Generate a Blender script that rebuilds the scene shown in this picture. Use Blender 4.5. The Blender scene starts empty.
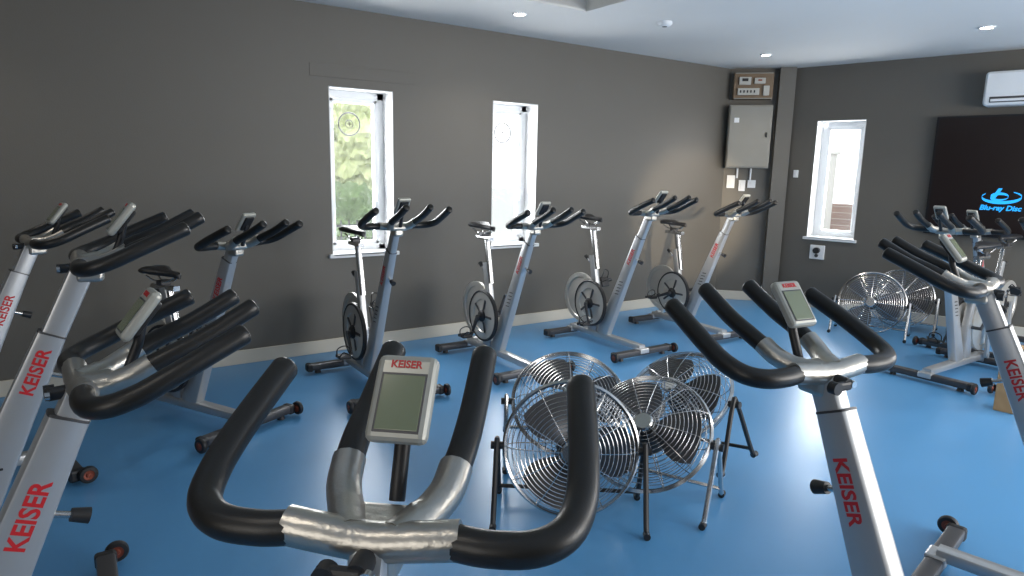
import bpy, bmesh, math, random
from mathutils import Vector, Matrix, noise
random.seed(4)
scene = bpy.context.scene
COL = scene.collection
try:
    scene.view_settings.view_transform = 'Standard'
    scene.view_settings.look = 'None'
except Exception as e:
    print(e)

# ------------------------------------------------------------------ materials
def mat(name, col, rough=0.5, metal=0.0, noise_amt=0.0, noise_scale=8.0, bump=0.0, bump_scale=60.0,
        emit=None, estr=0.0, trans=0.0, alpha=1.0, coat=0.0, rough_var=0.0):
    m = bpy.data.materials.new(name); m.use_nodes = True
    nt = m.node_tree; b = nt.nodes['Principled BSDF']
    b.inputs['Base Color'].default_value = (*col, 1)
    b.inputs['Roughness'].default_value = rough
    b.inputs['Metallic'].default_value = metal
    if trans: b.inputs['Transmission Weight'].default_value = trans
    if alpha < 1: b.inputs['Alpha'].default_value = alpha
    if coat: b.inputs['Coat Weight'].default_value = coat
    if emit:
        b.inputs['Emission Color'].default_value = (*emit, 1)
        b.inputs['Emission Strength'].default_value = estr
    tc = nt.nodes.new('ShaderNodeTexCoord')
    if noise_amt or rough_var:
        n = nt.nodes.new('ShaderNodeTexNoise'); n.inputs['Scale'].default_value = noise_scale
        n.inputs['Detail'].default_value = 5
        nt.links.new(tc.outputs['Object'], n.inputs['Vector'])
        if noise_amt:
            r = nt.nodes.new('ShaderNodeMix'); r.data_type = 'RGBA'
            r.inputs[6].default_value = (*[c*(1-noise_amt) for c in col], 1)
            r.inputs[7].default_value = (*[min(1, c*(1+noise_amt)) for c in col], 1)
            nt.links.new(n.outputs['Fac'], r.inputs[0])
            nt.links.new(r.outputs[2], b.inputs['Base Color'])
        if rough_var:
            mr = nt.nodes.new('ShaderNodeMapRange')
            mr.inputs[3].default_value = max(0, rough-rough_var); mr.inputs[4].default_value = rough+rough_var
            nt.links.new(n.outputs['Fac'], mr.inputs[0]); nt.links.new(mr.outputs[0], b.inputs['Roughness'])
    if bump:
        n2 = nt.nodes.new('ShaderNodeTexNoise'); n2.inputs['Scale'].default_value = bump_scale
        n2.inputs['Detail'].default_value = 4
        nt.links.new(tc.outputs['Object'], n2.inputs['Vector'])
        bp = nt.nodes.new('ShaderNodeBump'); bp.inputs['Strength'].default_value = bump
        bp.inputs['Distance'].default_value = 0.01
        nt.links.new(n2.outputs['Fac'], bp.inputs['Height']); nt.links.new(bp.outputs[0], b.inputs['Normal'])
    return m

M_WALL = mat('wall_paint', (0.126, 0.118, 0.103), 0.5, noise_amt=0.05, noise_scale=2, bump=0.08, bump_scale=120)
M_CEIL = mat('ceiling_paint', (0.74, 0.73, 0.71), 0.8, noise_amt=0.03, noise_scale=1.5)
M_COFFER = mat('coffer_paint', (0.7, 0.66, 0.55), 0.8, noise_amt=0.02)
M_FLOOR = mat('blue_vinyl', (0.100, 0.315, 0.60), 0.32, noise_amt=0.09, noise_scale=1.6, rough_var=0.06, bump=0.03, bump_scale=200)
M_BASE = mat('baseboard_paint', (0.6, 0.56, 0.48), 0.5, noise_amt=0.03)
M_WHITE = mat('white_pvc', (0.8, 0.82, 0.84), 0.35, noise_amt=0.02)
M_REVEAL = mat('white_reveal', (0.72, 0.72, 0.72), 0.6, noise_amt=0.03)
M_GLASS = mat('window_glass', (1, 1, 1), 0.02, alpha=0.06)
M_RUBBER = mat('black_rubber', (0.014, 0.013, 0.012), 0.36, bump=0.06, bump_scale=500, noise_amt=0.1)
M_BLACK = mat('black_plastic', (0.018, 0.018, 0.02), 0.45, noise_amt=0.1)
M_DARK = mat('dark_grey_metal', (0.08, 0.08, 0.085), 0.4, metal=0.5, noise_amt=0.08)
M_SILVER = mat('silver_paint', (0.52, 0.53, 0.54), 0.34, metal=0.6, noise_amt=0.04, noise_scale=20)
M_CAST = mat('cast_aluminium', (0.50, 0.48, 0.44), 0.33, metal=0.9, noise_amt=0.1, noise_scale=30, bump=0.12, bump_scale=90)
M_CHROME = mat('chrome', (0.62, 0.62, 0.62), 0.22, metal=1.0, noise_amt=0.03)
M_WHEELMET = mat('brushed_disc', (0.58, 0.56, 0.52), 0.3, metal=0.5, noise_amt=0.12, noise_scale=5)
M_RED = mat('red_print', (0.55, 0.02, 0.025), 0.4, noise_amt=0.03)
M_COPPER = mat('copper_wheel', (0.28, 0.07, 0.04), 0.3, metal=0.3, noise_amt=0.15)
M_LCD = mat('lcd_glass', (0.19, 0.225, 0.14), 0.15, noise_amt=0.05, coat=0.5)
M_BEZEL = mat('bezel_silver', (0.44, 0.44, 0.40), 0.35, metal=0.3, noise_amt=0.03)
M_TVB = mat('tv_bezel', (0.01, 0.01, 0.012), 0.3, noise_amt=0.05)
M_TVS = mat('tv_screen', (0.004, 0.002, 0.002), 0.28, noise_amt=0.05, emit=(0.014, 0.008, 0.008), estr=0.3)
M_LOGO = mat('screen_blue', (0.0, 0.1, 0.4), 0.5, emit=(0.02, 0.42, 1.0), estr=1.2, noise_amt=0.01)
M_CAB = mat('grey_steel', (0.27, 0.26, 0.23), 0.5, noise_amt=0.05)
M_MDF = mat('board', (0.19, 0.13, 0.08), 0.6, noise_amt=0.2, noise_scale=12)
M_LAMP = mat('lamp_glow', (1, 1, 1), 0.5, emit=(1.0, 0.93, 0.8), estr=40, noise_amt=0.01)
M_GRASS = mat('gravel_ground', (0.3, 0.31, 0.29), 0.9, noise_amt=0.3, noise_scale=6)
M_LEAF = mat('foliage', (0.52, 0.58, 0.28), 0.8, noise_amt=0.75, noise_scale=9)
M_HEDGE = mat('hedge_leaves', (0.12, 0.2, 0.06), 0.8, noise_amt=0.7, noise_scale=14)
M_PALE = mat('pale_render', (0.5, 0.49, 0.45), 0.8, noise_amt=0.05)

def brick_mat():
    m = bpy.data.materials.new('brick'); m.use_nodes = True; nt = m.node_tree
    b = nt.nodes['Principled BSDF']; b.inputs['Roughness'].default_value = 0.85
    t = nt.nodes.new('ShaderNodeTexBrick'); t.inputs['Scale'].default_value = 4
    t.inputs['Color1'].default_value = (0.22, 0.12, 0.08, 1); t.inputs['Color2'].default_value = (0.18, 0.10, 0.07, 1)
    t.inputs['Mortar'].default_value = (0.4, 0.37, 0.33, 1)
    tc = nt.nodes.new('ShaderNodeTexCoord'); mp = nt.nodes.new('ShaderNodeMapping')
    mp.inputs['Rotation'].default_value = (math.pi/2, 0, math.pi/2)
    nt.links.new(tc.outputs['Object'], mp.inputs[0]); nt.links.new(mp.outputs[0], t.inputs['Vector'])
    nt.links.new(t.outputs['Color'], b.inputs['Base Color'])
    return m
M_BRICK = brick_mat()
def wood_mat():
    m = bpy.data.materials.new('ply_wood'); m.use_nodes = True; nt = m.node_tree
    b = nt.nodes['Principled BSDF']; b.inputs['Roughness'].default_value = 0.5
    t = nt.nodes.new('ShaderNodeTexWave'); t.inputs['Scale'].default_value = 6; t.inputs['Distortion'].default_value = 5
    r = nt.nodes.new('ShaderNodeValToRGB')
    r.color_ramp.elements[0].color = (0.4, 0.24, 0.11, 1); r.color_ramp.elements[1].color = (0.58, 0.38, 0.2, 1)
    tc = nt.nodes.new('ShaderNodeTexCoord')
    nt.links.new(tc.outputs['Object'], t.inputs['Vector']); nt.links.new(t.outputs['Color'], r.inputs[0])
    nt.links.new(r.outputs[0], b.inputs['Base Color'])
    return m
M_WOOD = wood_mat()

# ------------------------------------------------------------------ mesh builder
def catmull(pts, n=6, closed=False):
    P = [Vector(p) for p in pts]; out = []
    N = len(P)
    rng = range(N if closed else N-1)
    for i in rng:
        if closed: p0, p1, p2, p3 = P[(i-1) % N], P[i], P[(i+1) % N], P[(i+2) % N]
        else:
            p1, p2 = P[i], P[i+1]
            p0 = P[i-1] if i > 0 else p1*2-p2
            p3 = P[i+2] if i+2 < N else p2*2-p1
        for k in range(n):
            t = k/n
            out.append(0.5*((2*p1)+(p2-p0)*t+(2*p0-5*p1+4*p2-p3)*t*t+(3*p1-p0-3*p2+p3)*t*t*t))
    if not closed: out.append(P[-1])
    return out

class MB:
    def __init__(s): s.v = []; s.f = []; s.m = []; s.sm = []; s.mats = []
    def mi(s, m):
        if m not in s.mats: s.mats.append(m)
        return s.mats.index(m)
    def add(s, verts, faces, m, smooth=True, M=None):
        o = len(s.v); i = s.mi(m)
        for p in verts:
            p = Vector(p); s.v.append(M @ p if M else p)
        for f in faces: s.f.append([o+k for k in f]); s.m.append(i); s.sm.append(smooth)
        return s
    def box(s, c, size, m, bevel=0.0, M=None, seg=2):
        bm = bmesh.new(); bmesh.ops.create_cube(bm, size=1)
        for v in bm.verts: v.co = Vector((v.co.x*size[0], v.co.y*size[1], v.co.z*size[2]))
        if bevel > 0:
            bmesh.ops.bevel(bm, geom=bm.edges[:], offset=bevel, segments=seg, affect='EDGES', profile=0.5)
        bm.verts.index_update()
        T = Matrix.Translation(Vector(c))
        if M: T = T @ M
        s.add([v.co.copy() for v in bm.verts], [[v.index for v in f.verts] for f in bm.faces], m, False, T)
        bm.free(); return s
    def tube(s, path, r, m, seg=10, closed=False, sect=None, up=None, cap=True, M=None):
        P = [Vector(p) for p in path]; n = len(P)
        rr = r if isinstance(r, (list, tuple)) else [r]*n
        T = []
        for i in range(n):
            a = P[(i-1) % n] if (closed or i > 0) else P[0]
            b = P[(i+1) % n] if (closed or i < n-1) else P[-1]
            T.append((b-a).normalized())
        ref = Vector(up) if up else (Vector((0, 0, 1)) if abs(T[0].z) < 0.9 else Vector((1, 0, 0)))
        nrm = (ref - T[0]*ref.dot(T[0])).normalized()
        verts = []; faces = []
        for i in range(n):
            nrm = (nrm - T[i]*nrm.dot(T[i])).normalized()
            bi = T[i].cross(nrm)
            if sect:
                pts = sect(i, n)
                for (a, b) in pts: verts.append(P[i] + nrm*a + bi*b)
                k = len(pts)
            else:
                k = seg
                for j in range(seg):
                    t = 2*math.pi*j/seg
                    verts.append(P[i] + (nrm*math.cos(t) + bi*math.sin(t))*rr[i])
        L = n if closed else n-1
        for i in range(L):
            for j in range(k):
                a = i*k+j; b = i*k+(j+1) % k; c = ((i+1) % n)*k+(j+1) % k; d = ((i+1) % n)*k+j
                faces.append([a, b, c, d])
        if cap and not closed:
            faces.append(list(range(k))[::-1]); faces.append([(n-1)*k+j for j in range(k)])
        return s.add(verts, faces, m, True, M)
    def cyl(s, p0, p1, r0, m, r1=None, seg=16):
        r1 = r0 if r1 is None else r1
        return s.tube([p0, p1], [r0, r1], m, seg)
    def grip(s, path, r, m, seg=14):
        P = [Vector(p) for p in path]; d = (P[-1]-P[-2]).normalized()
        P2 = P + [P[-1]+d*r*0.2, P[-1]+d*r*0.32]
        R = [r]*len(P) + [r*0.9, r*0.66]
        return s.tube(P2, R, m, seg)
    def lathe(s, prof, m, M=None, seg=32):
        verts = []; faces = []; n = len(prof)
        for (r, h) in prof:
            for j in range(seg):
                t = 2*math.pi*j/seg
                verts.append((r*math.cos(t), r*math.sin(t), h))
        for i in range(n-1):
            for j in range(seg):
                faces.append([i*seg+j, i*seg+(j+1) % seg, (i+1)*seg+(j+1) % seg, (i+1)*seg+j])
        return s.add(verts, faces, m, True, M)
    def rectsweep(s, p0, p1, wd0, wd1, m, ch=0.2):
        n = 8
        def sect(i, nn):
            t = i/(nn-1); d = wd0[0]*(1-t)+wd1[0]*t; w = wd0[1]*(1-t)+wd1[1]*t
            out = []
            c = min(d, w)*ch
            for (sx, sy, a0) in ((1, 1, 0), (-1, 1, 90), (-1, -1, 180), (1, -1, 270)):
                for k in range(3):
                    a = math.radians(a0+45*k)
                    out.append((sx*(d/2-c)+c*math.cos(a), sy*(w/2-c)+c*math.sin(a)))
            return out
        P0 = Vector(p0); P1 = Vector(p1)
        path = [P0.lerp(P1, i/(n-1)) for i in range(n)]
        return s.tube(path, 0, m, sect=sect, up=(1, 0, 0.001))
    def mesh(s, name):
        me = bpy.data.meshes.new(name)
        me.from_pydata([tuple(v) for v in s.v], [], s.f)
        for m in s.mats: me.materials.append(m)
        me.polygons.foreach_set('material_index', s.m)
        me.polygons.foreach_set('use_smooth', s.sm)
        me.update()
        bm = bmesh.new(); bm.from_mesh(me); bmesh.ops.recalc_face_normals(bm, faces=bm.faces[:])
        for e in bm.edges:
            if len(e.link_faces) == 2 and e.calc_face_angle(0) > 0.7: e.smooth = False
        bm.to_mesh(me); bm.free()
        return me

def obj(name, me, parent=None, loc=(0, 0, 0), rot=None, M=None, **props):
    o = bpy.data.objects.new(name, me); COL.objects.link(o)
    if parent: o.parent = parent
    if M is not None: o.matrix_local = M
    else:
        o.location = loc
        if rot: o.rotation_euler = rot
    for k, v in props.items(): o[k] = v
    return o

_tc = {}
def text_mesh(txt, size, m, ext=0.0006, off=0.0, shear=0.0):
    key = (txt, size, m.name, off, shear)
    if key in _tc: return _tc[key]
    cu = bpy.data.curves.new('t', 'FONT'); cu.body = txt; cu.size = size; cu.extrude = ext; cu.offset = off; cu.shear = shear
    cu.align_x = 'CENTER'; cu.align_y = 'CENTER'; cu.resolution_u = 3
    o = bpy.data.objects.new('t', cu); COL.objects.link(o)
    dg = bpy.context.evaluated_depsgraph_get(); dg.update()
    me = bpy.data.meshes.new_from_object(o.evaluated_get(dg))
    bpy.data.objects.remove(o); me.materials.clear(); me.materials.append(m)
    _tc[key] = me; return me

def basis(xa, ya, za, loc=(0, 0, 0)):
    M = Matrix.Identity(4)
    for i, a in enumerate((xa, ya, za)):
        a = Vector(a)
        for r in range(3): M[r][i] = a[r]
    M.translation = Vector(loc); return M

# ------------------------------------------------------------------ room
H = 2.52
NW = 4.88                      # north wall plane
CA = Vector((6.2, NW, 0)); CB = Vector((6.65, 4.40, 0))
ANG_C = math.atan2(CB.y-CA.y, CB.x-CA.x)
DE = Vector((0.2169, -0.976, 0)).normalized(); ANG_E = math.atan2(DE.y, DE.x)
LEN_E = 7.6
def wall(name, origin, ang, x0, x1, holes, t=0.25, h=H+0.02, m=M_WALL):
    b = MB(); xs = x0
    def bx(a, c, z0, z1):
        if c-a > 1e-4 and z1-z0 > 1e-4: b.box(((a+c)/2, t/2, (z0+z1)/2), (c-a, t, z1-z0), m)
    for (a, c, z0, z1) in holes:
        bx(xs, a, 0, h); bx(a, c, 0, z0); bx(a, c, z1, h); xs = c
    bx(xs, x1, 0, h)
    o = obj(name, b.mesh(name), loc=origin, rot=(0, 0, ang), kind='structure'); return o
W1 = (1.733, 2.239, 0.73, 1.97); W2 = (3.145, 3.62, 0.73, 1.97); W3 = (0.27, 0.745, 0.74, 1.97)
wall('wall_north', (0, NW, 0), 0, -3.0, 6.2, [W1, W2])
wall('wall_corner', CA, ANG_C, 0, (CB-CA).length, [])
wall('wall_east', CB, ANG_E, 0, LEN_E, [W3])
EE = CB + DE*LEN_E
wall('wall_south', (EE.x+0.2, EE.y, 0), math.pi, 0, EE.x+3.2, [])
wall('wall_west', (-3.0, EE.y, 0), math.pi/2, 0, NW-EE.y, [])
b = MB(); b.box(((EE.x-3)/2, (NW+EE.y)/2, -0.05), (EE.x+3.8, NW-EE.y+0.4, 0.1), M_FLOOR)
obj('floor', b.mesh('floor'), kind='structure')
# ceiling with raised coffer
cx0, cx1, cy0, cy1 = 0.4, 3.27, 1.2, 3.87
X0, X1, Y0, Y1 = -3.2, EE.x+0.3, EE.y-0.2, NW+0.2
b = MB()
for (a, c, d, e) in ((X0, cx0, Y0, Y1), (cx1, X1, Y0, Y1), (cx0, cx1, Y0, cy0), (cx0, cx1, cy1, Y1)):
    b.box(((a+c)/2, (d+e)/2, H+0.05), (c-a, e-d, 0.1), M_CEIL)
for (c, s_) in (((cx0-0.02, (cy0+cy1)/2, H+0.16), (0.04, cy1-cy0, 0.32)), ((cx1+0.02, (cy0+cy1)/2, H+0.16), (0.04, cy1-cy0, 0.32)),
               (((cx0+cx1)/2, cy0-0.02, H+0.16), (cx1-cx0, 0.04, 0.32)), (((cx0+cx1)/2, cy1+0.02, H+0.16), (cx1-cx0, 0.04, 0.32))):
    b.box((c[0], c[1], c[2]+0.005), (s_[0], s_[1], 0.30), M_COFFER)
b.box(((cx0+cx1)/2, (cy0+cy1)/2, H+0.33), (cx1-cx0+0.1, cy1-cy0+0.1, 0.04), M_COFFER)
obj('ceiling', b.mesh('ceiling'), kind='structure')
def baseboard(name, origin, ang, x0, x1):
    b = MB(); b.box(((x0+x1)/2, -0.008, 0.05), (x1-x0, 0.016, 0.1), M_BASE, 0.004)
    obj(name, b.mesh(name), loc=origin, rot=(0, 0, ang), kind='structure')
baseboard('baseboard_north', (0, NW, 0), 0, -2.99, 6.19)
baseboard('baseboard_corner', CA, ANG_C, 0.01, (CB-CA).length-0.01)
baseboard('baseboard_east', CB, ANG_E, 0.01, LEN_E)

def window(name, origin, ang, w, ring):
    x0, x1, z0, z1 = w; xc = (x0+x1)/2; zc = (z0+z1)/2; W = x1-x0; Hh = z1-z0
    g = 0.003
    b = MB()
    for (c, s_) in (((x0+0.03+g, 0.2, zc), (0.06, 0.06, Hh-2*g)), ((x1-0.03-g, 0.2, zc), (0.06, 0.06, Hh-2*g)),
                   ((xc, 0.2, z0+0.03+g), (W-2*g, 0.06, 0.06)), ((xc, 0.2, z1-0.03-g), (W-2*g, 0.06, 0.06))):
        b.box(c, s_, M_WHITE, 0.006)
    for (c, s_) in (((x0+0.075, 0.185, zc), (0.035, 0.05, Hh-0.12)), ((x1-0.075, 0.185, zc), (0.035, 0.05, Hh-0.12)),
                   ((xc, 0.185, z0+0.075), (W-0.12, 0.05, 0.035)), ((xc, 0.185, z1-0.075), (W-0.12, 0.05, 0.035))):
        b.box(c, s_, M_WHITE, 0.006)
    b.box((x0+0.004, 0.085, zc), (0.006, 0.17, Hh-2*g), M_REVEAL)
    b.box((x1-0.004, 0.085, zc), (0.006, 0.17, Hh-2*g), M_REVEAL)
    b.box((xc, 0.085, z1-0.004), (W-2*g, 0.17, 0.006), M_REVEAL)
    o = obj(name, b.mesh(name), loc=origin, rot=(0, 0, ang), kind='structure')
    b = MB(); b.box((xc, 0.2, zc), (W-0.17, 0.006, Hh-0.17), M_GLASS)
    obj('glass_pane', b.mesh('glass_pane'), parent=o)
    b = MB(); b.box((xc, 0.07, z0+0.012), (W-2*g, 0.2, 0.02), M_WHITE, 0.005); b.box((xc, -0.015, z0+0.004), (W+0.06, 0.03, 0.03), M_WHITE, 0.005)
    obj('window_sill', b.mesh('window_sill'), parent=o)
    b = MB(); b.box((x1-0.075, 0.15, z0+0.45), (0.02, 0.03, 0.1), M_WHITE, 0.006)
    obj('window_handle', b.mesh('window_handle'), parent=o)
    if ring:
        b = MB(); c = Vector((x0+0.22, 0.175, z1-0.25))
        def circ(r, n=32): return [c+Vector((r*math.cos(2*math.pi*i/n), 0, r*math.sin(2*math.pi*i/n))) for i in range(n)]
        b.tube(circ(0.085), 0.0055, M_BLACK, 6, closed=True)
        b.tube(circ(0.030, 20), 0.003, M_BLACK, 6, closed=True)
        b.box(c, (0.035, 0.003, 0.006), M_BLACK); b.box(c, (0.006, 0.003, 0.035), M_BLACK)
        obj('round_sticker', b.mesh('round_sticker'), parent=o)
window('window_1', (0, NW, 0), 0, W1, True)
window('window_2', (0, NW, 0), 0, W2, True)
window('window_3', CB, ANG_E, W3, False)
b = MB(); b.box((0.57, -0.05, H/2), (0.16, 0.1, H-0.004), M_WALL, 0.004)
obj('trim_1', b.mesh('trim_1'), loc=CA, rot=(0, 0, ANG_C), kind='structure')
b = MB(); b.box((2.01, -0.002, 2.075), (0.82, 0.004, 0.09), M_WALL, 0.0015)
obj('trim_2', b.mesh('trim_2'), loc=(0, NW, 0), kind='structure')

# ------------------------------------------------------------------ bike meshes
BK = {}
SL = 0.91   # sleeve length
def build_bike_meshes():
    b = MB()
    b.rectsweep((-0.43, 0, 0.075), (0.42, 0, 0.075), (0.05, 0.07), (0.045, 0.06), M_SILVER)
    b.rectsweep((-0.16, 0, 0.08), (-0.13, 0, 0.36), (0.12, 0.05), (0.075, 0.05), M_SILVER)
    b.rectsweep((-0.12, 0, 0.34), (-0.20, 0, 0.72), (0.06, 0.045), (0.055, 0.045), M_SILVER)
    b.rectsweep((-0.40, 0.055, 0.09), (-0.36, 0.055, 0.37), (0.05, 0.02), (0.04, 0.02), M_SILVER)
    b.rectsweep((-0.40, 0.0, 0.09), (-0.40, 0.07, 0.09), (0.03, 0.04), (0.03, 0.04), M_SILVER)
    BK['frame'] = b.mesh('frame')
    P0 = Vector((-0.03, 0, 0.085)); u = Vector((0.4, 0, 0.9)).normalized()
    P1 = P0 + u*SL
    b = MB(); b.rectsweep(P0, P1, (0.125, 0.060), (0.071, 0.050), M_SILVER, 0.22)
    b.rectsweep(P1-u*0.002, P1+u*0.003, (0.073, 0.051), (0.072, 0.050), M_DARK)
    for k in range(5):
        q = P0+u*(0.40+0.028*k)
        b.box(q+Vector((0.0, 0, 0)), (0.040, 0.0590, 0.007), M_BLACK, 0.002)
    BK['handlebar_post'] = b.mesh('handlebar_post')
    b = MB(); b.rectsweep((0, 0, -0.01), Vector((0, 0, 0))-u*0.34, (0.062, 0.042), (0.062, 0.042), M_SILVER, 0.25)
    BK['telescopic_tube'] = b.mesh('telescopic_tube')
    b = MB()
    b.tube(catmull([(-0.01, 0.10, 0.0), (-0.012, 0.06, -0.004), (-0.012, 0, -0.01), (-0.012, -0.06, -0.004), (-0.01, -0.10, 0.0)], 5),
           0.0225, M_CAST, 14)
    for s_ in (1, -1):
        b.tube(catmull([(-0.012, 0.025*s_, -0.008), (0.03, 0.045*s_, -0.003), (0.07, 0.064*s_, 0.012), (0.105, 0.070*s_, 0.032)], 5),
               [0.024]*6+[0.0215]*10, M_CAST, 12)
    b.box((0.012, 0, -0.01), (0.08, 0.10, 0.036), M_CAST, 0.015, seg=3)
    b.box((0.01, 0, -0.035), (0.07, 0.056, 0.05), M_CAST, 0.012, seg=3)
    BK['handlebar_bracket'] = b.mesh('handlebar_bracket')
    b = MB()
    for s_ in (1, -1):
        out = catmull([(-0.011, 0.085*s_, -0.001), (-0.018, 0.13*s_, -0.002), (-0.012, 0.18*s_, -0.001), (0.014, 0.214*s_, 0.006),
                       (0.058, 0.228*s_, 0.022), (0.11, 0.229*s_, 0.046), (0.17, 0.225*s_, 0.073), (0.238, 0.219*s_, 0.103)], 6)
        b.grip(out, 0.0200, M_RUBBER, 18)
        inn = catmull([(0.085, 0.068*s_, 0.020), (0.14, 0.073*s_, 0.045), (0.21, 0.073*s_, 0.074), (0.30, 0.071*s_, 0.122)], 6)
        b.grip(inn, 0.0190, M_RUBBER, 18)
    BK['handlebar'] = b.mesh('handlebar')
    b = MB()
    b.cyl((-0.03, 0, -0.018), (-0.062, 0, -0.02), 0.013, M_BLACK)
    b.box((-0.06, 0.018, -0.022), (0.014, 0.055, 0.02), M_BLACK, 0.006)
    b.cyl((-0.06, -0.012, -0.02), (-0.068, -0.012, -0.02), 0.008, M_CHROME)
    b.cyl((-0.068, 0.035, -0.024), (-0.05, 0.035, -0.024), 0.013, M_BLACK)
    BK['adjustment_lever'] = b.mesh('adjustment_lever')
    Rd = Matrix.Rotation(math.radians(38), 4, 'Y')
    b = MB(); b.box((0, 0, 0), (0.022, 0.078, 0.112), M_BEZEL, 0.010, M=Rd, seg=3)
    b.tube([(-0.03, 0, -0.12), (-0.005, 0, -0.06), (0.006, 0, -0.012)], 0.010, M_BLACK, 10)
    b.box((0.012, 0, -0.008), (0.012, 0.05, 0.08), M_BLACK, 0.005, M=Rd)
    BK['display'] = b.mesh('display')
    b = MB(); b.box((-0.0115, 0, -0.008), (0.002, 0.053, 0.070), M_LCD, 0.0008); b.box((-0.0108, 0, -0.008), (0.002, 0.058, 0.076), M_DARK, 0.0008)
    BK['screen'] = b.mesh('screen')
    BK['Rd'] = Rd
    st = [(-0.135, 0.05, 0.0), (-0.125, 0.115, 0.006), (-0.10, 0.158, 0.012), (-0.06, 0.168, 0.014), (-0.02, 0.135, 0.008), (0.02, 0.085, 0.002),
          (0.07, 0.055, 0.0), (0.11, 0.045, 0.0), (0.135, 0.034, -0.004), (0.143, 0.015, -0.01)]
    verts = []; faces = []; k = 16
    for (x, w, z) in st:
        th = 0.05 if w > 0.1 else 0.04
        for j in range(k):
            a = 2*math.pi*j/k; yy = math.cos(a); zz = math.sin(a)
            hz = (zz*th*0.45) if zz > 0 else zz*th*0.6*(0.5+0.5*abs(yy))
            dip = -0.006*math.exp(-(yy*3)**2) if zz > 0 else 0
            verts.append((x, yy*w/2, z+hz+dip))
    for i in range(len(st)-1):
        for j in range(k): faces.append([i*k+j, i*k+(j+1) % k, (i+1)*k+(j+1) % k, (i+1)*k+j])
    faces.append(list(range(k))); faces.append([(len(st)-1)*k+j for j in range(k)])
    b = MB(); b.add(verts, faces, M_BLACK)
    BK['seat'] = b.mesh('seat')
    b = MB()
    for s_ in (1, -1):
        b.tube(catmull([(-0.10, 0.035*s_, -0.02), (-0.05, 0.022*s_, -0.045), (0.05, 0.02*s_, -0.045), (0.11, 0.008*s_, -0.018)], 4), 0.0045, M_CHROME, 8)
    b.box((0.0, 0, -0.055), (0.05, 0.06, 0.03), M_DARK, 0.006)
    b.rectsweep((-0.09, 0, -0.08), (0.11, 0, -0.08), (0.028, 0.04), (0.028, 0.04), M_CHROME)
    b.rectsweep((0.04, 0, -0.08), (0.04+0.07, 0, -0.08-0.33), (0.042, 0.034), (0.042, 0.034), M_CHROME)
    BK['seat_post'] = b.mesh('seat_post')
    RY = Matrix.Rotation(math.radians(90), 4, 'X')
    b = MB()
    b.lathe([(0.0, 0.012), (0.04, 0.012), (0.05, 0.006), (0.17, 0.005), (0.175, 0.011), (0.208, 0.011), (0.21, 0.008), (0.21, -0.008), (0.208, -0.011),
             (0.175, -0.011), (0.17, -0.005), (0.05, -0.006), (0.04, -0.012), (0, -0.012)], M_WHEELMET, RY, 48)
    b.lathe([(0.0, 0.03), (0.022, 0.03), (0.025, 0.026), (0.025, -0.03), (0, -0.03)], M_BLACK, RY, 20)
    BK['flywheel'] = b.mesh('flywheel')
    b = MB()
    b.lathe([(0.176, 0.012), (0.186, 0.014), (0.192, 0.008), (0.192, -0.012), (0.176, -0.012)], M_BLACK, RY, 48)
    b.lathe([(0.0, 0.009), (0.05, 0.009), (0.06, 0.004), (0.12, 0.004), (0.125, 0.009), (0.178, 0.009), (0.178, -0.008), (0, -0.008)], M_WHEELMET, RY, 48)
    b.lathe([(0.0, 0.03), (0.03, 0.03), (0.045, 0.018), (0.045, 0.0)], M_BLACK, RY, 24)
    for k in range(5):
        a = 2*math.pi*k/5
        b.box((0.085*math.cos(a), -0.008, 0.085*math.sin(a)), (0.09, 0.008, 0.018), M_DARK, 0.003, M=Matrix.Rotation(-a, 4, 'Y'))
    BK['drive_pulley'] = b.mesh('drive_pulley')
    b = MB(); b.cyl((0, -0.11, 0), (0, 0.09, 0), 0.012, M_DARK)
    b.rectsweep((0, -0.105, 0), (0.14, -0.115, -0.09), (0.028, 0.014), (0.02, 0.012), M_DARK)
    b.rectsweep((0, 0.085, 0), (-0.14, 0.095, 0.09), (0.028, 0.014), (0.02, 0.012), M_DARK)
    BK['crank'] = b.mesh('crank')
    b = MB(); b.cyl((0, 0, 0), (0, -0.10, 0), 0.007, M_CHROME)
    b.box((0, -0.055, 0), (0.085, 0.08, 0.022), M_BLACK, 0.006)
    b.tube(catmull([(0.03, -0.02, 0.01), (0.075, -0.03, 0.045), (0.10, -0.055, 0.035), (0.075, -0.08, 0.045), (0.03, -0.09, 0.01)], 4), 0.004, M_BLACK, 6)
    b.tube(catmull([(0.0, -0.012, 0), (0.0, -0.015, 0.05), (0.01, -0.055, 0.07), (0, -0.095, 0.05), (0, -0.098, 0)], 4), 0.004, M_BLACK, 6)
    BK['pedal'] = b.mesh('pedal')
    b = MB(); b.rectsweep((0, -0.27, 0.045), (0, 0.27, 0.045), (0.06, 0.045), (0.06, 0.045), M_DARK)
    b.box((0, 0.0, 0.055), (0.07, 0.09, 0.04), M_SILVER, 0.008)
    for s_ in (1, -1):
        b.box((0, 0.278*s_, 0.043), (0.068, 0.04, 0.055), M_BLACK, 0.012)
        b.cyl((0, 0.22*s_, 0.03), (0, 0.22*s_, 0.001), 0.016, M_BLACK, 0.022)
    BK['stabilizer'] = b.mesh('stabilizer')
    b = MB()
    b.lathe([(0.022, 0.012), (0.034, 0.011), (0.038, 0.006), (0.038, -0.006), (0.034, -0.011), (0.022, -0.012)], M_BLACK, RY, 24)
    b.lathe([(0.0, 0.013), (0.008, 0.013), (0.012, 0.008), (0.024, 0.009), (0.024, -0.009), (0.012, -0.008), (0.008, -0.013), (0, -0.013)], M_COPPER, RY, 20)
    BK['wheel'] = b.mesh('wheel')
    b = MB()
    b.cyl((0.0, 0, 0), (0.035, 0, -0.012), 0.007, M_CHROME)
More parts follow.
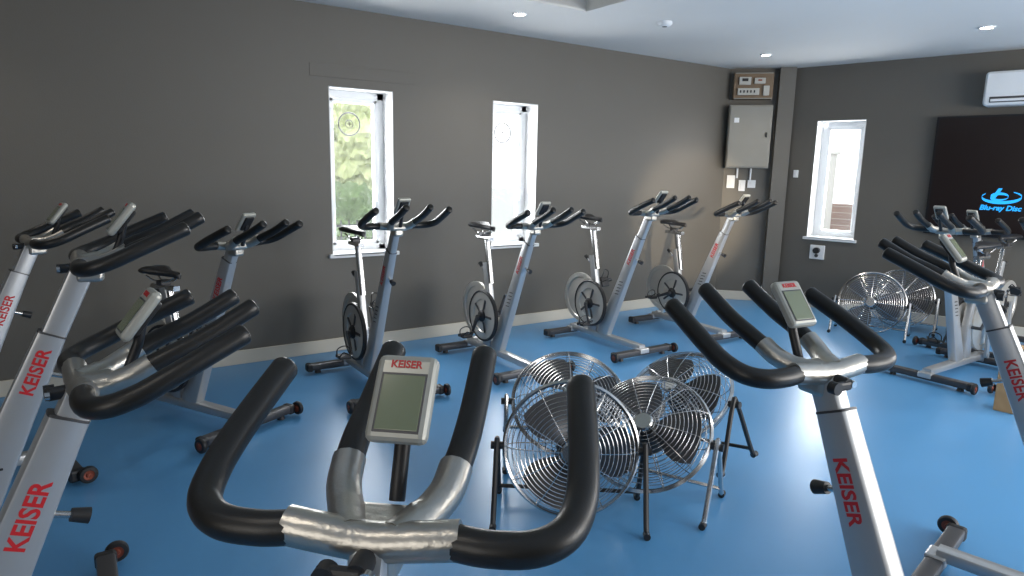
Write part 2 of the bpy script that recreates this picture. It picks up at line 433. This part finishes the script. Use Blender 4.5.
    b.cyl((0.035, 0, -0.012), (0.066, 0, -0.023), 0.013, M_BLACK, 0.016)
    BK['knob'] = b.mesh('knob')
    BK['u'] = u; BK['P0'] = P0
build_bike_meshes()
TXT = text_mesh('KEISER', 0.046, M_RED, 0.0006, 0.0012)
TXT_S = text_mesh('KEISER', 0.0135, M_RED, 0.0003, 0.0004)

def bike(pos, heading, zb, zs, label, crank_a=0.0, tt=0.74):
    g = obj('exercise_bike', None, loc=(pos[0], pos[1], 0), rot=(0, 0, math.radians(heading)),
            label=label, category='exercise bike', group='indoor cycling bikes facing the middle of the room')
    g.empty_display_size = 0.1
    u = BK['u']; P0 = BK['P0']
    bar = Vector((0.38+(zb-1.0)*0.444, 0, zb))
    obj('frame', BK['frame'], g)
    hp = obj('handlebar_post', BK['handlebar_post'], g)
    n = Vector((-u.z, 0, u.x))
    tp = P0+u*tt
    hw = 0.030 - 0.005*(tt/SL)+0.0002
    obj('lettering', TXT, hp, M=basis(u, n, u.cross(n), tp+Vector((0, -hw, 0))), label='red maker lettering')
    u2 = -u
    obj('lettering', TXT, hp, M=basis(u2, n, u2.cross(n), tp+Vector((0, hw, 0))), label='red maker lettering')
    obj('telescopic_tube', BK['telescopic_tube'], g, bar)
    obj('handlebar_bracket', BK['handlebar_bracket'], g, bar, label='cast aluminium handlebar bracket')
    obj('handlebar', BK['handlebar'], g, bar, label='black rubber handlebar with four horns')
    obj('adjustment_lever', BK['adjustment_lever'], g, bar)
    d = obj('display', BK['display'], g, bar+Vector((0.098, -0.004, 0.118)), label='silver console with grey lcd')
    Rd = BK['Rd']
    obj('screen', BK['screen'], d, M=Rd)
    obj('lettering', TXT_S, d, M=Rd @ basis((0, -1, 0), (0, 0, 1), (-1, 0, 0), (-0.0115, 0, 0.041)))
    obj('knob', BK['knob'], g, P0+u*(tt+0.0)+Vector((0.03, 0, -0.015)))
    sz = Vector((-0.24-(zs-0.95)*0.2, 0, zs))
    obj('seat', BK['seat'], g, sz, label='black saddle'); obj('seat_post', BK['seat_post'], g, sz)
    obj('knob', BK['knob'], g, (-0.24, 0, 0.66), rot=(0, math.radians(200), 0))
    obj('flywheel', BK['flywheel'], g, (-0.36, 0.02, 0.34)); obj('drive_pulley', BK['drive_pulley'], g, (-0.15, -0.055, 0.33))
    c = obj('crank', BK['crank'], g, (-0.15, 0, 0.33), rot=(0, crank_a, 0))
    obj('pedal', BK['pedal'], c, (0.14, -0.115, -0.09), rot=(0, -crank_a, 0))
    obj('pedal', BK['pedal'], c, (-0.14, 0.095, 0.09), rot=(0, -crank_a, math.pi))
    for x in (0.42, -0.43):
        st = obj('stabilizer', BK['stabilizer'], g, (x, 0, 0))
        if x > 0:
            for s_ in (1, -1): obj('wheel', BK['wheel'], st, (0.035, 0.312*s_, 0.045), label='copper coloured transport wheel')
    return g

Lw = 'silver indoor cycling bike beside dark grey wall'
bike((0.020, 0.374), 48, 1.0, 0.80, 'silver indoor cycling bike with grey console on blue floor', 0.3)
bike((1.272, 0.377), 81, 1.0, 0.9, 'silver indoor cycling bike standing apart on blue floor', 1.0, 0.75)
bike((2.616, 0.526), 100, 1.05, 0.9, 'silver indoor cycling bike near the wall screen', 0.6)
bike((-0.34, 1.47), 3, 0.985, 0.92, 'silver indoor cycling bike with red lettering on its post', 0.2, 0.72)
bike((-0.36, 2.26), -1, 1.12, 0.9, 'silver indoor cycling bike in a side row', 0.9, 0.80)
bike((-0.46, 3.52), 12, 1.05, 0.9, 'silver indoor cycling bike at the end of a side row', 2.0)
bike((0.59, 3.93), -63, 1.0, 0.80, 'silver indoor cycling bike with lowered saddle beside dark wall', 1.2)
bike((1.65, 3.97), -91, 1.07, 0.98, Lw+' below a window', 0.3)
bike((2.65, 3.97), -91, 1.04, 0.98, Lw+' between two windows', 1.4)
bike((3.68, 3.95), -91, 1.11, 1.02, Lw, 0.6)
bike((4.67, 3.95), -93, 1.08, 0.95, 'silver indoor cycling bike near the electrical cabinet', 2.2)
bike((5.36, 2.05), 180, 1.06, 0.92, 'silver indoor cycling bike in front of the wall screen', 0.4)
bike((6.42, 2.28), 180, 1.00, 0.92, 'silver indoor cycling bike parked close to the wall screen', 1.1)
bike((5.50, 1.38), 180, 1.06, 0.92, 'silver indoor cycling bike beside a wooden box', 0.8)

# ------------------------------------------------------------------ floor fans
def fan_meshes(R, wire):
    d = {}
    def ring(b, r, x, wr, n=44):
        b.tube([(x, r*math.cos(2*math.pi*i/n), r*math.sin(2*math.pi*i/n)) for i in range(n)], wr, wire, 5, closed=True)
    b = MB()
    def prof(r, sgn):
        return sgn*(0.085*math.sqrt(max(0, 1-(r/R)**2.6))+0.012)
    for sgn in (1, -1):
        n = 14 if sgn > 0 else 9
        for i in range(n):
            r = 0.05+(R-0.05)*i/(n-1); ring(b, r, prof(r, sgn), 0.0016 if i < n-1 else 0.005)
        nk = 12 if sgn > 0 else 12
        for k in range(nk):
            a = 2*math.pi*k/nk
            pts = []
            for i in range(8):
                r = 0.04+(R-0.04)*i/7
                pts.append((prof(r, sgn), r*math.cos(a), r*math.sin(a)))
            b.tube(pts, 0.0022, wire, 5)
    ring(b, R, 0, 0.009)
    d['cage'] = b.mesh('cage')
    RX = Matrix.Rotation(math.radians(90), 4, 'Y')
    b = MB(); b.lathe([(0, 0.105), (0.035, 0.105), (0.042, 0.098), (0.042, 0.09), (0, 0.09)], M_CHROME, RX, 24)
    d['badge'] = b.mesh('badge')
    b = MB(); b.lathe([(0, 0.03), (0.03, 0.03), (0.055, 0.0), (0.06, -0.08), (0.05, -0.12), (0, -0.12)], M_BLACK, RX, 24)
    d['motor'] = b.mesh('motor')
    b = MB()
    for k in range(3):
        verts = []; faces = []; nr = 7; nc = 6
        for i in range(nr):
            r = 0.045+(R-0.08)*i/(nr-1)
            wdt = math.radians(34+18*math.sin(math.pi*i/(nr-1)))
            for j in range(nc):
                t = (j/(nc-1)-0.5)
                a = 2*math.pi*k/3+t*wdt*1.5
                verts.append((0.035+t*0.06, r*math.cos(a), r*math.sin(a)))
        for i in range(nr-1):
            for j in range(nc-1):
                q = i*nc+j; faces.append([q, q+1, q+nc+1, q+nc])
        b.add(verts, faces, M_DARK)
    d['blades'] = b.mesh('blades')
    return d
FR = 0.27
FW = fan_meshes(FR, M_CHROME)
def stand_mesh(m):
    b = MB(); zc = 0.290
    for s_ in (1, -1):
        y = 0.30*s_
        b.tube(catmull([(-0.16, y, 0.014), (-0.13, y, 0.05), (-0.02, y, zc+0.0), (0.02, y, zc), (0.13, y, 0.05), (0.16, y, 0.014)], 5), 0.011, m, 8)
        b.cyl((0, 0.272*s_, zc), (0, 0.325*s_, zc), 0.016, M_BLACK)
        for x in (-0.16, 0.16): b.cyl((x-0.015, y, 0.014), (x+0.015, y, 0.014), 0.0138, M_BLACK)
    b.tube([(-0.125, -0.3, 0.052), (-0.125, 0.3, 0.052)], 0.009, m, 8)
    return b.mesh('stand')
ST_B = stand_mesh(M_BLACK); ST_C = stand_mesh(M_CHROME)
def fan(pos, heading, tilt, st, label, z=0.0, pitch=0.0, roll=0.0):
    R = Matrix.Rotation(math.radians(heading), 4, 'Z') @ Matrix.Rotation(math.radians(pitch), 4, 'Y') @ Matrix.Rotation(math.radians(roll), 4, 'X')
    g = obj('floor_fan', None, M=Matrix.Translation((pos[0], pos[1], z)) @ R, label=label, category='fan', group='round metal floor fans')
    obj('stand', st, g)
    c = obj('cage', FW['cage'], g, (0, 0, 0.290), rot=(0, math.radians(-tilt), 0))
    obj('badge', FW['badge'], c); obj('motor', FW['motor'], c); obj('blades', FW['blades'], c)
    return g
def foot_z(pitch, roll):
    R = Matrix.Rotation(math.radians(pitch), 4, 'Y') @ Matrix.Rotation(math.radians(roll), 4, 'X')
    return -min((R @ Vector((x, y, 0.014))).z for x in (-0.17, 0.17) for y in (-0.31, 0.31)) + 0.013
fan((1.67, 1.97), 232, 12, ST_B, 'chrome caged floor fan on a black tubular stand')
fan((2.07, 1.93), 205, 46, ST_C, 'chrome caged floor fan tilted back against another fan')
fan((2.00, 2.39), 236, 62, ST_C, 'chrome caged floor fan lying nearly face up behind others', z=foot_z(14, 0), pitch=14)
fan((2.45, 2.06), 190, 52, ST_B, 'chrome caged floor fan leaning in a cluster of fans', z=foot_z(0, 8), roll=8)
fan((6.02, 3.02), 200, 12, ST_C, 'chrome caged floor fan near the wall below the screen')
fan((6.50, 3.00), 200, 20, ST_C, 'chrome caged floor fan parked beside another fan')

# ------------------------------------------------------------------ wall things
def wm(origin, ang): return Matrix.Translation(origin) @ Matrix.Rotation(ang, 4, 'Z')
ME = wm(CB, ANG_E); MC = wm(CA, ANG_C)
tv = obj('television', None, M=ME @ Matrix.Translation((1.37, 0, 0)), label='large black flat television with blue disc logo on wall', category='television')
b = MB(); b.box((0.95, -0.05, 1.425), (1.90, 0.05, 1.08), M_TVB, 0.006); b.box((0.95, -0.014, 1.425), (0.6, 0.024, 0.5), M_TVB)
obj('casing', b.mesh('casing'), tv)
b = MB(); b.box((0.95, -0.077, 1.43), (1.85, 0.004, 1.03), M_TVS)
obj('screen', b.mesh('screen'), tv)
WB = basis((1, 0, 0), (0, 0, 1), (0, -1, 0))
obj('lettering', text_mesh('Blu-ray Disc', 0.062, M_LOGO, 0.0005, 0.002, 0.2), tv, M=Matrix.Translation((0.575, -0.081, 1.15)) @ WB)
b = MB()
def ell(cx, cz, rx, rz, n=32, a0=0, a1=2*math.pi):
    return [(cx+rx*math.cos(a0+(a1-a0)*i/n)+0.25*rz*math.sin(a0+(a1-a0)*i/n), -0.081, cz+rz*math.sin(a0+(a1-a0)*i/n)) for i in range(n+1)]
def ribbon(p, w):
    v = []; f = []
    n = len(p)
    for i, q in enumerate(p):
        t = i/(n-1); ww = w*(0.25+0.75*math.sin(math.pi*t))
        v += [(q[0], q[1], q[2]-ww), (q[0], q[1], q[2]+ww)]
    for i in range(n-1): f.append([2*i, 2*i+1, 2*i+3, 2*i+2])
    b.add(v, f, M_LOGO, False)
ribbon(ell(0.575, 1.25, 0.145, 0.05, a0=math.radians(150), a1=math.radians(420)), 0.014)
ribbon(ell(0.56, 1.25, 0.065, 0.028, a0=math.radians(-20), a1=math.radians(340)), 0.013)
b.add([(0.50, -0.081, 1.235), (0.53, -0.081, 1.235), (0.575, -0.081, 1.325), (0.545, -0.081, 1.325)], [[0, 1, 2, 3]], M_LOGO, False)
obj('disc_emblem', b.mesh('disc_emblem'), tv)
ac = obj('air_conditioner', None, M=ME @ Matrix.Translation((1.72, 0, 2.03)), label='white wall mounted air conditioner above the television', category='air conditioner')
b = MB(); b.box((0.42, -0.1, 0.15), (0.84, 0.2, 0.29), M_WHITE, 0.03, seg=4)
obj('casing', b.mesh('casing'), ac)
b = MB(); b.box((0.42, -0.203, 0.19), (0.80, 0.006, 0.17), M_WHITE, 0.002)
obj('front_panel', b.mesh('front_panel'), ac)
b = MB(); b.box((0.42, -0.19, 0.055), (0.74, 0.03, 0.05), M_DARK, 0.006); b.box((0.42, -0.203, 0.05), (0.72, 0.012, 0.022), M_WHITE, 0.003)
obj('air_vent', b.mesh('air_vent'), ac)
cb = obj('electrical_cabinet', None, M=MC, label='grey steel electrical cabinet mounted near the corner', category='cabinet')
b = MB(); b.box((0.22, -0.077, 1.80), (0.44, 0.15, 0.66), M_CAB, 0.006)
obj('body', b.mesh('body'), cb)
b = MB(); b.box((0.22, -0.158, 1.80), (0.42, 0.012, 0.63), M_CAB, 0.004)
dd = obj('door', b.mesh('door'), cb)
b = MB(); b.box((0.39, -0.170, 1.82), (0.018, 0.014, 0.05), M_BLACK, 0.003); b.box((0.08, -0.1655, 1.97), (0.05, 0.003, 0.05), M_WHITE)
obj('latch', b.mesh('latch'), dd)
mb = obj('meter_box', None, M=MC, label='brown meter box with pale modules above grey cabinet', category='meter box')
b = MB(); b.box((0.23, -0.052, 2.33), (0.40, 0.10, 0.27), M_MDF, 0.005)
for z in (2.20, 2.46): b.box((0.23, -0.107, z), (0.38, 0.012, 0.010), M_CAB)
obj('body', b.mesh('body'), mb)
b = MB()
for (x, z, w, h_) in ((0.14, 2.38, 0.12, 0.08), (0.29, 2.38, 0.11, 0.06), (0.18, 2.27, 0.22, 0.07), (0.36, 2.28, 0.06, 0.1)):
    b.box((x, -0.115, z), (w, 0.026, h_), M_PALE, 0.004)
for k in range(5): b.box((0.10+0.035*k, -0.131, 2.27), (0.014, 0.008, 0.026), M_BLACK, 0.002)
b.box((0.14, -0.130, 2.39), (0.06, 0.006, 0.03), M_BLACK, 0.002); b.box((0.29, -0.130, 2.385), (0.04, 0.006, 0.016), M_COPPER, 0.002)
obj('module', b.mesh('module'), mb)
def switch(M, x, z, w, h_, label):
    g = obj('wall_switch', None, M=M @ Matrix.Translation((x, 0, z)), label=label, category='switch', group='white wall switches')
    b = MB(); b.box((0, -0.008, 0), (w, 0.015, h_), M_WHITE, 0.003); obj('face_plate', b.mesh('face_plate'), g)
    b = MB(); b.box((0, -0.018, 0), (w*0.4, 0.008, h_*0.5), M_WHITE, 0.002); obj('rocker', b.mesh('rocker'), g)
for (x, z, w, h_) in ((0.08, 1.32, 0.085, 0.14), (0.20, 1.28, 0.07, 0.12), (0.30, 1.30, 0.085, 0.085)):
    switch(MC, x, z, w, h_, 'white switch plate below the grey cabinet')
switch(ME, 0.10, 1.42, 0.05, 0.08, 'small white switch beside narrow window')
cd = MB(); cd.tube([(0.14, -0.014, 1.47), (0.14, -0.014, 1.36)], 0.011, M_WHITE, 8); cd.tube([(0.28, -0.014, 1.47), (0.28, -0.014, 1.345)], 0.011, M_WHITE, 8)
obj('cable_conduit', cd.mesh('cable_conduit'), M=MC, label='short white cable conduits below the cabinet', category='conduit')
sk = obj('wall_socket', None, M=ME @ Matrix.Translation((0.40, 0, 0.60)), label='white wall socket with round black plug', category='socket')
b = MB(); b.box((0, -0.01, 0), (0.15, 0.02, 0.15), M_WHITE, 0.005); obj('face_plate', b.mesh('face_plate'), sk)
b = MB(); b.cyl((0, -0.02, 0.02), (0, -0.06, 0.02), 0.033, M_BLACK); b.cyl((0, -0.02, -0.035), (0, -0.035, -0.035), 0.018, M_DARK); obj('plug', b.mesh('plug'), sk)

for i, (x, y) in enumerate(((2.94, 4.22), (5.70, 4.10), (5.88, 2.34), (5.9, 0.6), (3.9, 0.6), (-0.6, 4.2), (-0.6, 0.6))):
    g = obj('downlight', None, loc=(x, y, H), label='recessed round ceiling spotlight glowing warm white', category='ceiling light', group='recessed ceiling spotlights')
    b = MB(); b.lathe([(0.040, -0.001), (0.043, -0.009), (0.053, -0.009), (0.056, -0.0005)], M_WHITE, None, 28); obj('trim_ring', b.mesh('trim_ring'), g)
    b = MB(); b.lathe([(0.0, -0.012), (0.02, -0.011), (0.034, -0.007), (0.041, -0.002)], M_LAMP, None, 24); obj('bulb', b.mesh('bulb'), g)
    L = bpy.data.lights.new('spot', 'SPOT'); L.energy = 22 if i < 5 else 10; L.color = (1, 0.9, 0.78); L.spot_size = math.radians(130); L.spot_blend = 0.9; L.shadow_soft_size = 0.03
    lo = obj('spot_lamp', L, g, (0, 0, -0.04))
g = obj('smoke_detector', None, loc=(3.94, 3.74, H), label='white round smoke detector on the ceiling', category='smoke detector')
b = MB(); b.lathe([(0.055, 0), (0.055, -0.015), (0.045, -0.028), (0.03, -0.035), (0, -0.035)], M_WHITE, None, 28); obj('housing', b.mesh('housing'), g)
b = MB(); b.lathe([(0.0, -0.0375), (0.018, -0.037), (0.02, -0.034)], M_DARK, None, 20); obj('sensor', b.mesh('sensor'), g)

g = obj('wooden_box', None, loc=(4.76, 1.50, 0), rot=(0, 0, 0.1), label='light plywood step box beside bikes', category='box')
b = MB(); b.box((0, 0, 0.20), (0.10, 0.12, 0.40), M_WOOD, 0.005); b.box((0, 0, 0.405), (0.12, 0.14, 0.014), M_WOOD, 0.004)
obj('body', b.mesh('body'), g)

# ------------------------------------------------------------------ outdoors
b = MB(); b.box((8, 20, -0.6), (80, 80, 0.1), M_GRASS)
og = obj('outdoor_ground', b.mesh('outdoor_ground'), loc=(0, 0, 0), kind='structure')
def foliage(name, c, size, m, lab, cat):
    bm = bmesh.new(); bmesh.ops.create_icosphere(bm, subdivisions=6, radius=1)
    for v in bm.verts:
        n = noise.noise(v.co*2.2)*0.25+noise.noise(v.co*7)*0.16+noise.noise(v.co*20)*0.12
        v.co = v.co*(1+n); v.co = Vector((v.co.x*size[0], v.co.y*size[1], v.co.z*size[2]))
    me = bpy.data.meshes.new(name); bm.to_mesh(me); bm.free(); me.materials.append(m)
    return obj(name, me, loc=c, label=lab, category=cat, kind='stuff')
foliage('tree_foliage', (5.3, 13.5, 2.0), (1.6, 1.5, 2.0), M_LEAF, 'pale green tree foliage seen outside the window', 'tree')
foliage('hedge', (4.3, 11.0, 0.1), (1.4, 0.8, 0.9), M_HEDGE, 'dark green garden hedge outside the window', 'hedge')
b = MB()
for i in range(16): b.box((1.6+i*0.12, 0, 0.10), (0.018, 0.018, 1.2), M_DARK)
for z in (-0.3, 0.62): b.box((2.5, 0, z), (1.9, 0.03, 0.035), M_DARK)
obj('garden_fence', b.mesh('garden_fence'), loc=(1.2, 9.2, -0.05), label='dark metal railing fence outside the window', category='fence')
b = MB(); b.box((13.2, 7.0, 0.15), (0.3, 5.2, 1.4), M_BRICK)
obj('garden_wall', b.mesh('garden_wall'), label='brown brick garden wall outside narrow window', category='wall')
b = MB(); b.box((0, 0, 0.6), (0.25, 0.25, 2.4), M_PALE, 0.01); b.box((0, 0, 1.83), (0.32, 0.32, 0.06), M_PALE, 0.01)
obj('gate_post', b.mesh('gate_post'), loc=(12.2, 7.25, 0), label='pale stone gate post beside a brick wall', category='post')

# ------------------------------------------------------------------ world + lamps
w = bpy.data.worlds.new('w'); scene.world = w; w.use_nodes = True
bg = w.node_tree.nodes['Background']; bg.inputs[0].default_value = (0.93, 0.97, 1.0, 1); bg.inputs[1].default_value = 2.6
def area(loc, target, sx, sy, e, col):
    L = bpy.data.lights.new('daylight_fill', 'AREA'); L.shape = 'RECTANGLE'; L.size = sx; L.size_y = sy; L.energy = e; L.color = col  # shared by lamps behind the modelled windows and added room fills
    o = bpy.data.objects.new('daylight_fill', L); COL.objects.link(o); o.location = loc
    d = Vector(target)-Vector(loc); o.rotation_euler = d.to_track_quat('-Z', 'Y').to_euler(); return o
area((4.6, -2.7, 1.5), (4.4, 3, 1.9), 4.0, 1.6, 215, (1.0, 0.98, 0.95))  # added main fill lamp, out of view; the south wall has no window
area((7.3, -0.6, 1.5), (3, 1.5, 1.0), 1.6, 1.4, 75, (1.0, 0.98, 0.96))  # added fill lamp by the east wall, unseen and not at an opening
area((-2.6, -0.5, 1.6), (2, 2, 1.0), 2.0, 1.3, 22, (1.0, 0.95, 0.88))  # weak added fill lamp, unseen, beside the windowless west wall
for (x, y, ang) in ((1.98, NW+0.3, 0), (3.38, NW+0.3, 0)):
    area((x, y, 1.35), (x, y-3, 0.9), 0.45, 1.2, 36, (0.95, 0.98, 1.0))
p3 = ME @ Vector((0.5, 0.32, 1.35)); t3 = ME @ Vector((0.5, -3, 0.8))
area(p3, t3, 0.45, 1.2, 36, (0.95, 0.98, 1.0))
L = bpy.data.lights.new('sun_beam', 'SPOT'); L.energy = 2300; L.color = (1, 0.8, 0.55); L.spot_size = math.radians(11); L.spot_blend = 0.6; L.shadow_soft_size = 0.03
o = bpy.data.objects.new('sun_beam', L); COL.objects.link(o); o.location = (1.0, -2.6, 1.75)
o.rotation_euler = (Vector((5.65, NW, 0.95))-o.location).to_track_quat('-Z', 'Y').to_euler()

# ------------------------------------------------------------------ camera
az = math.radians(55.3); pt = math.radians(10.0); rl = math.radians(1.17)
fw = Vector((math.cos(az)*math.cos(pt), math.sin(az)*math.cos(pt), -math.sin(pt)))
r0 = Vector((math.sin(az), -math.cos(az), 0)); u0 = r0.cross(fw)
Rc = r0*math.cos(rl)+u0*math.sin(rl); Uc = u0*math.cos(rl)-r0*math.sin(rl)
cam = bpy.data.cameras.new('cam'); cam.lens = 36*670/1024; cam.sensor_width = 36; cam.clip_start = 0.05
co = bpy.data.objects.new('camera', cam); COL.objects.link(co)
co.matrix_world = basis(Rc, Uc, -fw, (0, 0, 1.4)); scene.camera = co
